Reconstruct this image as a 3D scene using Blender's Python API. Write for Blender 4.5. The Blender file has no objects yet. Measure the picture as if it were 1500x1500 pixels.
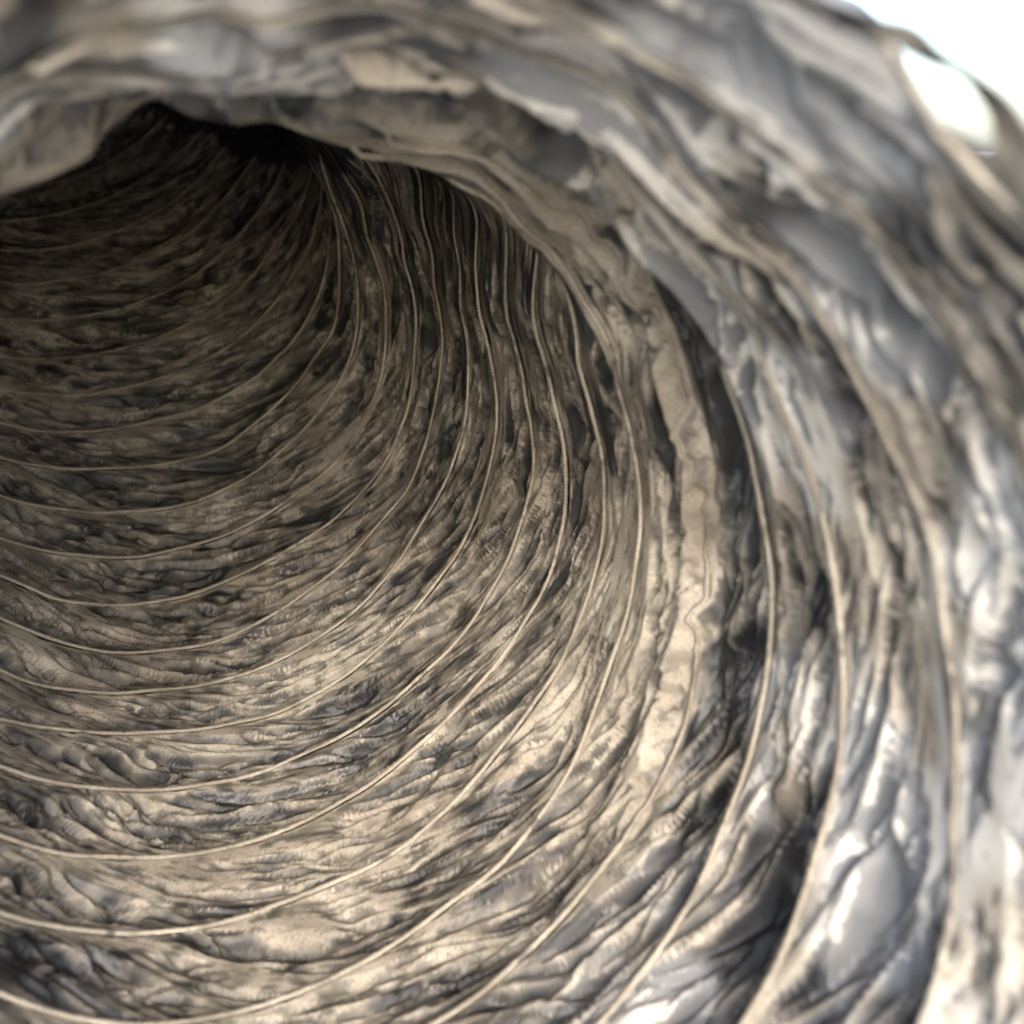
import bpy, math
import numpy as np

# ------------------------------------------------------------------ camera
SCALE = 0.05                      # hose radius in metres (a 10 cm hose)
FOCAL_PX = 1440.0                 # focal length for a 1500 px wide frame
scene = bpy.context.scene
cam_data = bpy.data.cameras.new('camera')
cam_data.sensor_width = 36.0
cam_data.lens = 36.0 * FOCAL_PX / 1500.0
cam_data.clip_start = 0.002
cam_data.clip_end = 2000.0
cam_data.dof.use_dof = True
cam_data.dof.focus_distance = 3.6 * SCALE
cam_data.dof.aperture_fstop = cam_data.lens / 1000.0 / (0.030 * SCALE)
cam = bpy.data.objects.new('camera', cam_data)
PITCH_DOWN = math.radians(20)    # the camera looks down into a mouth that is turned up to the sky
cam.rotation_euler = (math.radians(90) - PITCH_DOWN, 0, 0)
scene.collection.objects.link(cam)
scene.camera = cam

# ------------------------------------------------------------------ sky + sun
SUN_EL, SUN_AZ = math.radians(38), math.radians(172)   # azimuth clockwise from +Y: behind the camera, a little to the right
world = bpy.data.worlds.new('World'); scene.world = world
world.use_nodes = True
wn = world.node_tree
sky = wn.nodes.new('ShaderNodeTexSky'); sky.sky_type = 'NISHITA'
sky.sun_disc = False
sky.sun_elevation = SUN_EL
sky.sun_rotation = SUN_AZ
sky.dust_density = 3.0
sky.air_density = 1.0
sky.ozone_density = 0.5
wn.links.new(sky.outputs[0], wn.nodes['Background'].inputs[0])
wn.nodes['Background'].inputs[1].default_value = 0.15
sun_data = bpy.data.lights.new('sun', 'SUN')
sun_data.energy = 0.5
sun_data.angle = math.radians(10)
sun_data.color = (1.0, 0.98, 0.95)
sun = bpy.data.objects.new('sun', sun_data)
sx, sy, sz = math.cos(SUN_EL)*math.sin(SUN_AZ), math.cos(SUN_EL)*math.cos(SUN_AZ), math.sin(SUN_EL)
import mathutils
sun.rotation_euler = mathutils.Vector((sx, sy, sz)).to_track_quat('Z', 'Y').to_euler()
scene.collection.objects.link(sun)
vs = scene.view_settings
vs.view_transform = 'Standard'; vs.look = 'None'; vs.gamma = 1.0; vs.use_curve_mapping = False
vs.exposure = 2.3
scene.cycles.max_bounces = 5
scene.cycles.diffuse_bounces = 4
scene.cycles.glossy_bounces = 2
scene.cycles.adaptive_threshold = 0.03

# ------------------------------------------------------------------ noise
_rng = np.random.RandomState(7)
_perm = _rng.permutation(256).astype(np.int32); _perm = np.concatenate([_perm, _perm, _perm[:8]])
_grad = _rng.normal(size=(256, 3)).astype(np.float32); _grad /= np.linalg.norm(_grad, axis=1)[:, None]

def perlin(x, y, z):
    x = np.asarray(x, np.float32); y = np.asarray(y, np.float32); z = np.asarray(z, np.float32)
    xf, yf, zf = np.floor(x), np.floor(y), np.floor(z)
    xi, yi, zi = xf.astype(np.int32) & 255, yf.astype(np.int32) & 255, zf.astype(np.int32) & 255
    x, y, z = x - xf, y - yf, z - zf
    u, v, w = x*x*x*(x*(x*6-15)+10), y*y*y*(y*(y*6-15)+10), z*z*z*(z*(z*6-15)+10)
    def g(i, j, k):
        h = _perm[_perm[_perm[xi+i]+yi+j]+zi+k]
        gg = _grad[h]
        return gg[..., 0]*(x-i) + gg[..., 1]*(y-j) + gg[..., 2]*(z-k)
    a = g(0,0,0); a += u*(g(1,0,0)-a)
    b = g(0,1,0); b += u*(g(1,1,0)-b)
    a += v*(b-a)
    c = g(0,0,1); c += u*(g(1,0,1)-c)
    d = g(0,1,1); d += u*(g(1,1,1)-d)
    c += v*(d-c)
    return (a + w*(c-a))*1.6

def smooth(a, b, x):
    t = np.clip((x-a)/(b-a), 0, 1); return t*t*(3-2*t)

def tri(x):                                 # triangle wave, 0..1, sharp creases top and bottom
    f = x - np.floor(x)
    return np.abs(2*f-1)

# ------------------------------------------------------------------ the hose's course
PITCH = 0.245                               # wire spacing, in hose radii
TURNS = 22
TH0 = math.radians(-30)
CTRL = np.array([
 [-0.2132, -0.4517, -0.8068, -1.1784, -1.6918, -1.8161, -2.2321],
 [1.2908, 2.0964, 2.8341, 3.5774, 4.1327, 4.5793, 4.8086],
 [-0.347, -0.2408, 0.0132, 0.4444, 0.9667, 1.5585, 2.1298],
 [-0.3134, -0.5015, -0.547, -0.6294, -0.5173, -1.0976, -1.2357],
 [-0.0076, 0.2445, 0.4776, 0.5089, 0.7125, 0.8521, 0.9836]])

def spline(t, y):
    n = len(y); h = 1.0/(n-1)
    A = np.eye(n); r = np.zeros(n)
    for i in range(1, n-1):
        A[i, i-1:i+2] = [1, 4, 1]; r[i] = 6*(y[i-1]-2*y[i]+y[i+1])/h**2
    M = np.linalg.solve(A, r)
    tc = np.clip(t, 0, 1)
    i = np.clip((tc/h).astype(int), 0, n-2); a = (i+1) - tc/h; b = 1-a
    v = a*y[i]+b*y[i+1]+((a**3-a)*M[i]+(b**3-b)*M[i+1])*h*h/6
    d0 = (y[1]-y[0])/h - h*M[1]/6
    d1 = (y[-1]-y[-2])/h + h*M[-2]/6
    return v + np.minimum(t, 0)*d0 + np.maximum(t-1, 0)*d1

def course(kap):
    t = kap/(TURNS-1.0)
    ta = np.where(t < 0, -0.07*(1-np.exp(np.minimum(t, 0)/0.07)), np.minimum(t, 1.0+0*t))
    c = np.stack([spline(t, CTRL[i]) for i in range(3)], -1)
    yaw, pit = spline(ta, CTRL[3]), spline(ta, CTRL[4])
    r = np.stack([np.cos(yaw), -np.sin(yaw), 0*yaw], -1)
    n = np.stack([np.sin(yaw)*np.cos(pit), np.cos(yaw)*np.cos(pit), np.sin(pit)], -1)
    u = np.cross(r, n)
    return c, r, u

_c, _s = math.cos(PITCH_DOWN), math.sin(PITCH_DOWN)
TILT = np.array([[1, 0, 0], [0, _c, _s], [0, -_s, _c]])

def place(kap, th, rad):
    """point of the hose wall: kap counts wire turns, th is the angle round the hose, rad in hose radii"""
    shape = kap.shape
    kap, th, rad = kap.ravel(), th.ravel(), rad.ravel()
    c, r, u = course(kap)
    p = c + (rad*np.cos(th))[:, None]*r + (rad*np.sin(th))[:, None]*u
    return ((p @ TILT.T)*SCALE).reshape(shape+(3,))

def wobble(kap, th):
    """the wire does not run perfectly true: shared by wire and film"""
    cx, cy = np.cos(th), np.sin(th)
    k1 = perlin(cx*1.3+5, cy*1.3, kap*0.9)*0.05 + perlin(cx*3.5, cy*3.5+9, kap*1.7+4)*0.014
    r1 = perlin(cx*1.5, cy*1.5+3, kap*0.45+8)*0.035 + perlin(cx*4+2, cy*4, kap*1.3)*0.010
    # inner side of the bend: the ceiling is bunched up and pulled aside
    top = smooth(0.55, 0.95, np.sin(th)+0.12*perlin(cx*4, cy*4, kap*0.3))
    r1 = r1 + top*0.02*smooth(1.5, 3.0, kap) + top*(0.17*smooth(4.5, 5.6, kap)*(1-smooth(9.0, 13.0, kap)))
    r1 = r1 + top*(0.05*perlin(cx*3, cy*3, kap*0.8+20) + 0.012*perlin(cx*8, cy*8, kap*1.3+20))
    # its edge is bent in short straight lengths, not curved
    rk = np.random.RandomState(3)
    kt = np.cumsum(rk.uniform(0.06, 0.24, 40)) - 0.6
    jag = sum(np.interp(th, kt, rk.uniform(-1, 1, 40))*np.exp(-((kap-c)/0.45)**2) for c in (0.4, 1.3, 2.2, 3.1, 3.9, 4.6))
    r1 = r1 + top*0.026*jag
    # layered folds: the ceiling hangs lower and lower, then snaps back up behind each lip
    ph = kap*0.78 + 0.35*perlin(cx*2.5, cy*2.5, kap*0.4+33) + 0.25*th
    f = ph - np.floor(ph)
    saw = np.where(f < 0.86, f/0.86, (1-f)/0.14)
    r1 = r1 - top*0.15*(saw-0.95)*smooth(5.2, 4.2, kap)*(0.8+0.8*perlin(cx*2, cy*2, kap*0.7+70))
    # a step: the wall is blown out just before the fourth wire, and leans in behind it
    side = smooth(-0.9, -0.2, th)*(1-smooth(2.4, 2.8, th))
    ks = kap - 0.08 + 0.22*perlin(cx*6, cy*6, kap*0.6+80) + 0.10*perlin(cx*17, cy*17, kap*1.5+80)
    r1 = r1 + side*(0.05-0.01*top)*smooth(1.7, 2.3, kap)*(1-smooth(2.98, 3.16, ks)) - side*(0.03-0.03*top)*smooth(2.98, 3.16, ks)*(1-smooth(3.6, 5.0, kap))
    return k1, r1

# ------------------------------------------------------------------ crumpled film
def lip_shade(K, th):
    """shade under the ceiling lip, painted by taking dust off the upper far bend"""
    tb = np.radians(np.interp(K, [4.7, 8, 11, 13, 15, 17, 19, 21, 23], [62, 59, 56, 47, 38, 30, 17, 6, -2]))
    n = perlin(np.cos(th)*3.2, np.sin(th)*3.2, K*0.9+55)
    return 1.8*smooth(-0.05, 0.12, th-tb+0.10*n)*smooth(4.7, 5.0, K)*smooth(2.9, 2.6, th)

def creases(rng, th, v, count, length, width, tall, spread, bias, arc=(-math.pi, math.pi)):
    """sharp straight folds pinched up in the film of one band: height of the highest fold, and which flank one is on"""
    H = np.zeros((len(v), len(th)), np.float32); S = np.zeros_like(H); C = np.zeros_like(H)
    for _ in range(count):
        tc = rng.uniform(*arc); vc = rng.uniform(-0.05, 1.05)
        b = bias(tc)
        L = rng.uniform(*length)*PITCH*0.5; w = rng.uniform(*width)*b[2]; A = w*rng.uniform(*tall)*b[2]
        m = (rng.normal(b[0], spread*b[1]))/PITCH
        bend = rng.normal(0, 0.06); way = 1 if rng.uniform() < 0.72 else -1; steep = min(rng.uniform(1.5, 5.0), max(1.0, w*(len(v)-1)/1.7))
        i0, i1 = np.searchsorted(th, (tc-L, tc+L))
        if i1-i0 < 3: continue
        t = (th[i0:i1]-tc)/L
        j0, j1 = np.searchsorted(v, (vc-abs(m)*L-w-abs(bend), vc+abs(m)*L+w+abs(bend)))
        if j1-j0 < 1: continue
        d = (v[j0:j1, None] - (vc + m*L*t + bend*t*t)[None])/w*way
        g = np.where(d > 0, 1-d, 1+steep*d).clip(0)*(1-np.abs(t)**1.5)[None]*A
        sub = H[j0:j1, i0:i1]
        win = g > sub
        S[j0:j1, i0:i1] = np.where(win, np.where(d > 0, 1.0, -1.0)*way, S[j0:j1, i0:i1])
        C[j0:j1, i0:i1] = np.where(win, g/A, C[j0:j1, i0:i1])
        H[j0:j1, i0:i1] = np.maximum(sub, g)
    return H, S, C

def lean(t):
    """(mean slant, spread, size) of the folds by place round the hose"""
    if t < -1.65: return (-0.45, 1.0, 1.2)          # lower left: coarse flaps at a steep slant
    if t < -0.2:  return (-0.26, 0.45, 0.95)          # floor and lower right: fine, nearly along the wire
    if t < 0.9:   return (-0.15, 0.7, 1.0)
    return (0.0, 0.6, 1.35)                          # ceiling: bunched folds

def film(kap_nom, th, v, k):
    """displacement outward of the crumpled film between two wires + dust cover (0..1)"""
    rng = np.random.RandomState(1000+k)
    cx, cy = np.cos(th), np.sin(th)
    K = kap_nom
    q = 1.0/PITCH                            # 1 unit = one wire spacing
    X, Y = cx*q, cy*q
    edge = np.sin(np.pi*np.clip(v, 0, 1))    # 0 at the wires
    near = np.minimum(v, 1-v).clip(0)
    pin = 1-np.exp(-near*18.0)
    top = smooth(0.35, 0.95, cy)
    wx = perlin(X*0.55+3, Y*0.55, K*0.8); wk = perlin(X*0.7, Y*0.7+7, K*1.1+5)
    # sag between the wires, uneven round the hose
    sagn = perlin(X*0.45+11, Y*0.45, K*1.0+2)
    sag = (0.36 + 0.16*sagn + 0.12*smooth(0.1, -0.35, cx)*smooth(0.2, -0.4, cy) + top*(0.10 + 0.48*smooth(5.5, 4.5, K)))*edge**0.6*(1-0.55*smooth(0.2, 0.8, cy)*smooth(4.8, 5.6, K))
    # long straight pleats, slanting now one way, now the other
    KA = K + 0.75*np.sin(2*th+0.6) + 0.13*np.sin(5*th+K*0.9); KB = K - 0.85*np.sin(2*th-0.4) - 0.15*np.sin(5*th+1.3-K*0.7)
    m1 = smooth(-0.2, 0.3, perlin(X*0.33, Y*0.33, K*0.8+40))
    m2 = smooth(-0.2, 0.3, perlin(X*0.33+17, Y*0.33, K*0.8+60))
    p1 = tri(KA*2.1 + wx*0.7); p2 = tri(KB*1.6 + wk*0.8 + 0.3)
    pleat = 0.13*m1*(p1-0.5) + 0.15*m2*(p2-0.5)
    th1, v1 = th[0], v[:, 0]
    b1, s1, g1 = creases(rng, th1, v1, 60, (1.4, 4.0), (0.2, 0.40), (0.4, 0.8), 0.22, lean)
    b2, s2, g2 = creases(rng, th1, v1, 460, (0.9, 3.4), (0.07, 0.18), (0.8, 1.6), 0.22, lean)
    b3, s3, g3 = creases(rng, th1, v1, 700, (0.6, 2.4), (0.05, 0.09), (0.7, 1.4), 0.26, lean)
    # the bunched ceiling: long sharp folds lapping over each other
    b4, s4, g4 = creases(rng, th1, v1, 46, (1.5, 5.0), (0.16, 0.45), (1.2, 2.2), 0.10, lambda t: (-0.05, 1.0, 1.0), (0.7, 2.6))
    fine = 0.004*perlin(X*5, Y*5, K*14) + 0.003*perlin(X*14, Y*14, K*30)
    big = 1 + 0.35*smooth(3.5, 1.5, K)
    h = sag*(1+0.3*smooth(3.5, 1.5, K)) + pin*(pleat*big - b1*big - b2 - b3 - b4*smooth(6.0, 4.5, K) + fine)
    fl = 0.025 - 0.12*top*edge
    h = fl + 0.5*((h-fl) + np.sqrt((h-fl)**2 + 0.015**2))     # the folds stop at the wires
    # dust: streaks along the film, thick by the wires and on the fold crests, thinner on one flank
    d = (-0.05 + 0.36*g1**2 + 0.52*g2**2 + 0.34*g3**2 - 0.16*(s2 < 0)*np.minimum(g2*4, 1) - 0.10*(s1 < 0)*np.minimum(g1*4, 1) - 0.40*(s4 < 0)*np.minimum(g4*3, 1) + 0.16*top*smooth(0.5, 2.5, K)*(1-smooth(4.6, 4.9, K))  # ceiling: gap shade on fold flanks and lit ledge tone painted as dust
         + 0.25*perlin(X*0.35+wx*0.4, Y*0.35+3, KA*1.0+70) + 0.26*perlin(X*0.8+wx, Y*0.8+wk, KB*3.6+12)
         + 0.22*perlin(X*2.0+wx, Y*2.0+wk, KA*7.5+90) + 0.16*perlin(X*5, Y*5, KB*15)
         + 0.30*np.exp(-near*22))
    # nearer the mouth the draught has kept the film cleaner
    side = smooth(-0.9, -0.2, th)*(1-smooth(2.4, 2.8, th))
    d = d + smooth(3.4, 2.0, K)*(0.38*g1**2 + 0.42*g2**2 - 0.16) - (0.34+0.3*top)*side*smooth(1.9, 2.2, K)*(1-smooth(2.92, 3.06, K)) + 0.28*side*smooth(3.02, 3.12, K)*(1-smooth(4.0, 6.0, K))  # step: shaded recess and lit ridge painted through the dust cover
    d = d - lip_shade(K, th)  # darkens the gap under the lip, shade put into the colour
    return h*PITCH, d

# ------------------------------------------------------------------ materials
def material(name):
    m = bpy.data.materials.new(name); m.use_nodes = True
    return m, m.node_tree, m.node_tree.nodes['Principled BSDF']

def film_material(name, wire=False):
    m, nt, bsdf = material(name)
    N, L = nt.nodes, nt.links
    geo = N.new('ShaderNodeTexCoord')
    att = N.new('ShaderNodeAttribute'); att.attribute_name = 'dust'
    def noise(scale, detail=6, rough=0.6):
        t = N.new('ShaderNodeTexNoise'); t.inputs['Scale'].default_value = scale
        t.inputs['Detail'].default_value = detail; t.inputs['Roughness'].default_value = rough
        L.new(geo.outputs['Object'], t.inputs['Vector']); return t
    n1 = noise(420, 4, 0.7); n2 = noise(90, 2, 0.55); n3 = noise(2600, 2, 0.6); n4 = noise(160, 2, 0.5)
    # dust mask = cover + fine noise, thresholded to ragged edges
    a = N.new('ShaderNodeMath'); a.operation = 'MULTIPLY_ADD'; a.inputs[1].default_value = 1.3; a.inputs[2].default_value = -0.65
    L.new(n1.outputs['Fac'], a.inputs[0])
    b = N.new('ShaderNodeMath'); b.operation = 'ADD'
    L.new(att.outputs['Fac'], b.inputs[0]); L.new(a.outputs[0], b.inputs[1])
    mr = N.new('ShaderNodeMapRange'); mr.interpolation_type = 'SMOOTHSTEP'
    mr.inputs['From Min'].default_value = 0.18; mr.inputs['From Max'].default_value = 0.62
    mr.inputs['To Min'].default_value = 0.0; mr.inputs['To Max'].default_value = 1.0
    L.new(b.outputs[0], mr.inputs['Value'])
    dust = N.new('ShaderNodeValToRGB')
    e = dust.color_ramp.elements
    e[0].position = 0.28; e[0].color = (0.168, 0.146, 0.112, 1)
    e[1].position = 0.74; e[1].color = (0.415, 0.378, 0.308, 1)
    el = e.new(0.5); el.color = (0.275, 0.244, 0.194, 1)
    L.new(n2.outputs['Fac'], dust.inputs['Fac'])
    grain = N.new('ShaderNodeMix'); grain.data_type = 'RGBA'; grain.blend_type = 'OVERLAY'
    grain.inputs[0].default_value = 0.55
    L.new(dust.outputs[0], grain.inputs[6]); L.new(n3.outputs['Fac'], grain.inputs[7])
    base = N.new('ShaderNodeValToRGB')
    e = base.color_ramp.elements
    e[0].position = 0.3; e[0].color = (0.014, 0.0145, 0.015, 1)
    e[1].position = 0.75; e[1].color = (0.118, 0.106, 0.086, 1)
    hz = N.new('ShaderNodeMapRange'); hz.inputs['From Min'].default_value = -0.45; hz.inputs['From Max'].default_value = 0.25
    hz.inputs['To Min'].default_value = -0.55; hz.inputs['To Max'].default_value = 0.22
    L.new(att.outputs['Fac'], hz.inputs['Value'])
    ha = N.new('ShaderNodeMath'); ha.operation = 'ADD'; ha.use_clamp = True
    L.new(n4.outputs['Fac'], ha.inputs[0]); L.new(hz.outputs[0], ha.inputs[1])
    L.new(ha.outputs[0], base.inputs['Fac'])
    pale = N.new('ShaderNodeAttribute'); pale.attribute_name = 'pale'  # lightens film and dust near the mouth in place of daylight
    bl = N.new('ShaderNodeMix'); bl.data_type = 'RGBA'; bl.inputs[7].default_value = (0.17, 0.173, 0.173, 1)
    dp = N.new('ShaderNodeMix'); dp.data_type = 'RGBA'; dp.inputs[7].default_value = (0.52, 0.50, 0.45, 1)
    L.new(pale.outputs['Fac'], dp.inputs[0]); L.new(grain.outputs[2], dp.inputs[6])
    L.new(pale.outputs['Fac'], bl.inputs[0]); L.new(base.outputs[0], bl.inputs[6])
    mix = N.new('ShaderNodeMix'); mix.data_type = 'RGBA'
    L.new(mr.outputs[0], mix.inputs[0]); L.new(bl.outputs[2], mix.inputs[6]); L.new(dp.outputs[2], mix.inputs[7])
    L.new(mix.outputs[2], bsdf.inputs['Base Color'])
    rr = N.new('ShaderNodeMapRange'); rr.inputs['To Min'].default_value = 0.24; rr.inputs['To Max'].default_value = 0.85
    gl = N.new('ShaderNodeMapRange'); gl.inputs['From Min'].default_value = 0.34; gl.inputs['From Max'].default_value = 0.6
    gl.inputs['To Min'].default_value = 0.38; gl.inputs['To Max'].default_value = 0.6
    L.new(n2.outputs['Fac'], gl.inputs['Value']); L.new(gl.outputs[0], rr.inputs['To Min'])
    L.new(mr.outputs[0], rr.inputs['Value']); L.new(rr.outputs[0], bsdf.inputs['Roughness'])
    bsdf.inputs['Specular IOR Level'].default_value = 0.42
    bm = N.new('ShaderNodeBump'); bm.inputs['Strength'].default_value = 0.6; bm.inputs['Distance'].default_value = 0.0003
    add = N.new('ShaderNodeMath'); add.operation = 'MULTIPLY_ADD'; add.inputs[1].default_value = 0.35
    L.new(n3.outputs['Fac'], add.inputs[0]); L.new(n1.outputs['Fac'], add.inputs[2])
    L.new(add.outputs[0], bm.inputs['Height']); L.new(bm.outputs[0], bsdf.inputs['Normal'])
    return m

MAT_FILM = film_material('dusty_film')
MAT_WIRE = film_material('dusty_wire')

# ------------------------------------------------------------------ ground under the hose, added to bounce light up into it
gm, gnt, gb = material('pale_bounce_ground')
gtc = gnt.nodes.new('ShaderNodeTexCoord'); gno = gnt.nodes.new('ShaderNodeTexNoise'); grm = gnt.nodes.new('ShaderNodeValToRGB')
gno.inputs['Scale'].default_value = 30; gno.inputs['Detail'].default_value = 6
grm.color_ramp.elements[0].color = (0.40, 0.385, 0.36, 1); grm.color_ramp.elements[1].color = (0.58, 0.57, 0.55, 1)
gnt.links.new(gtc.outputs['Object'], gno.inputs['Vector']); gnt.links.new(gno.outputs['Fac'], grm.inputs['Fac'])
gnt.links.new(grm.outputs[0], gb.inputs['Base Color']); gb.inputs['Roughness'].default_value = 0.9
gme = bpy.data.meshes.new('ground')
gme.from_pydata([(-400, -400, 0), (400, -400, 0), (400, 400, 0), (-400, 400, 0)], [], [(0, 1, 2, 3)])
gme.materials.append(gm)
ground = bpy.data.objects.new('ground', gme); ground['kind'] = 'structure'
ground.location = (0, 0, -2.35*SCALE)
scene.collection.objects.link(ground)

# ------------------------------------------------------------------ the hose
hose = bpy.data.objects.new('flexible_hose', None)
hose['label'] = 'crumpled grey plastic film hose ribbed with coiled wire and coated in tan dust'
hose['category'] = 'hose'
c0, _, _ = course(np.array([-2.0]))
HOSE_LOC = (TILT @ c0[0])*SCALE
hose.location = HOSE_LOC.tolist()
scene.collection.objects.link(hose)

def grid_mesh(name, P, mat, dust, parent, keep=None, pale=None):
    nv, nt = P.shape[:2]
    me = bpy.data.meshes.new(name)
    V = (P - HOSE_LOC).reshape(-1, 3).astype(np.float32)
    i = np.arange(nv-1)[:, None]*nt + np.arange(nt-1)[None]
    Q = np.stack([i, i+1, i+nt+1, i+nt], -1)
    Q = Q.reshape(-1, 4) if keep is None else Q[keep]
    me.vertices.add(len(V)); me.vertices.foreach_set('co', V.ravel())
    me.loops.add(Q.size); me.loops.foreach_set('vertex_index', Q.ravel().astype(np.int32))
    me.polygons.add(len(Q)); me.polygons.foreach_set('loop_start', np.arange(len(Q), dtype=np.int32)*4)
    me.polygons.foreach_set('use_smooth', np.ones(len(Q), bool))
    me.update(calc_edges=True)
    at = me.attributes.new('dust', 'FLOAT', 'POINT'); at.data.foreach_set('value', dust.ravel().astype(np.float32))
    if pale is not None:
        at = me.attributes.new('pale', 'FLOAT', 'POINT'); at.data.foreach_set('value', pale.ravel().astype(np.float32))
    me.materials.append(mat)
    o = bpy.data.objects.new(name, me); o.parent = parent
    scene.collection.objects.link(o)
    return o

def angles(nd, nc, nr):
    d = math.radians
    return np.concatenate([np.linspace(d(-180), d(-120), nr, endpoint=False), np.linspace(d(-120), d(75), nd, endpoint=False),
                           np.linspace(d(75), d(130), nc, endpoint=False), np.linspace(d(130), d(180), nr)])

FIRST, LAST = -2, 26
for k in range(FIRST, LAST):
    if k < 0:    nd, nc, nr, rows = 620, 160, 60, 40
    elif k < 9:  nd, nc, nr, rows = 900, 220, 60, 52
    elif k < 21: nd, nc, nr, rows = 800, 120, 60, 42
    else:        nd, nc, nr, rows = 300, 100, 60, 12
    th = angles(nd, nc, nr)
    v = np.linspace(0, 1, rows)
    TH, Vv = np.meshgrid(th, v)
    KN = k + (TH-TH0)/(2*math.pi) + Vv
    k1, r1 = wobble(KN, TH)
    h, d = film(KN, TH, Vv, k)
    P = place(KN+k1, TH, 1+r1+h)
    # towards the mouth film and dust are painted paler, standing in for brighter daylight
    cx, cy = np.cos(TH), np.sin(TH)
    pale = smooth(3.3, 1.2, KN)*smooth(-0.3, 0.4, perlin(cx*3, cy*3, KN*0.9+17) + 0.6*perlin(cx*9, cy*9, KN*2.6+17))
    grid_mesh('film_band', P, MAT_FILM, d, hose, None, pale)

# collar of loose film past the last wire at the mouth
th = angles(500, 160, 60); v = np.linspace(0, 1, 34)
TH, Vv = np.meshgrid(th, v)
KN = FIRST + (TH-TH0)/(2*math.pi) - 0.29*Vv*(1+0.25*perlin(np.cos(TH)*6, np.sin(TH)*6, 0*TH+3.3))
k1, r1 = wobble(KN, TH)
fl = 0.04*Vv*(1+0.6*perlin(np.cos(TH)*5, np.sin(TH)*5, Vv*0.6)) + 0.02*Vv*perlin(np.cos(TH)*14, np.sin(TH)*14, Vv*1.6)
tear = ((TH-math.radians(70))/math.radians(20))**4 + ((Vv-0.34-0.05*np.sin(TH*9))/0.42)**2 + 0.3*perlin(np.cos(TH)*16, np.sin(TH)*16, Vv*4) < 1
collar = grid_mesh('mouth_collar', place(KN+k1, TH, 1+r1+fl), MAT_FILM, 0.1+0.5*perlin(np.cos(TH)*9, np.sin(TH)*9, Vv*2), hose, ~tear[:-1, :-1])
collar['label'] = 'loose torn strip of grey film round the bright mouth'

# the wire, turn by turn
for k in range(FIRST, LAST+1):
    nd, nc, nr = (700, 160, 50) if k < 21 else (200, 80, 40)
    th = angles(nd, nc, nr)
    ring = np.linspace(0, 2*math.pi, 7)
    TH, PH = np.meshgrid(th, ring)
    KN = k + (TH-TH0)/(2*math.pi)
    k1, r1 = wobble(KN, TH)
    cx, cy = np.cos(TH), np.sin(TH)
    rad = 0.0064*(1 + 0.25*perlin(cx*40, cy*40, KN*3+np.cos(PH)) + 0.2*perlin(cx*110, cy*110, KN*3+np.sin(PH)))
    P = place(KN+k1 + rad*np.cos(PH)/PITCH, TH, 1+r1 - 0.010 + 0.007*smooth(3.0, 1.0, KN) + 0.013*smooth(-0.05, 0.55, perlin(cx*2.2+3, cy*2.2, KN*1.6+9)) - rad*np.sin(PH))
    d = 0.72 + 0.5*perlin(cx*8, cy*8, KN*2+5) + 0.3*perlin(cx*30, cy*30, KN*2) - lip_shade(KN, TH) - 0.6*smooth(1.0, -1.5, KN)
    grid_mesh('wire_turn', P, MAT_WIRE, d, hose)

# far end: unseen cap, added to keep sky light out of the hose
rr = np.linspace(0.02, 1.0, 24); th = np.linspace(-math.pi, math.pi, 120)
TH, RR = np.meshgrid(th, rr)
KN = LAST + (TH-TH0)/(2*math.pi)*RR
k1, r1 = wobble(KN, TH)
P = place(KN+k1*RR + 0.5*(1-RR)*(1+perlin(np.cos(TH)*4, np.sin(TH)*4, RR*3)), TH, RR*(1+r1))
grid_mesh('end_light_cap', P, MAT_FILM, 0.3+0*TH, hose)
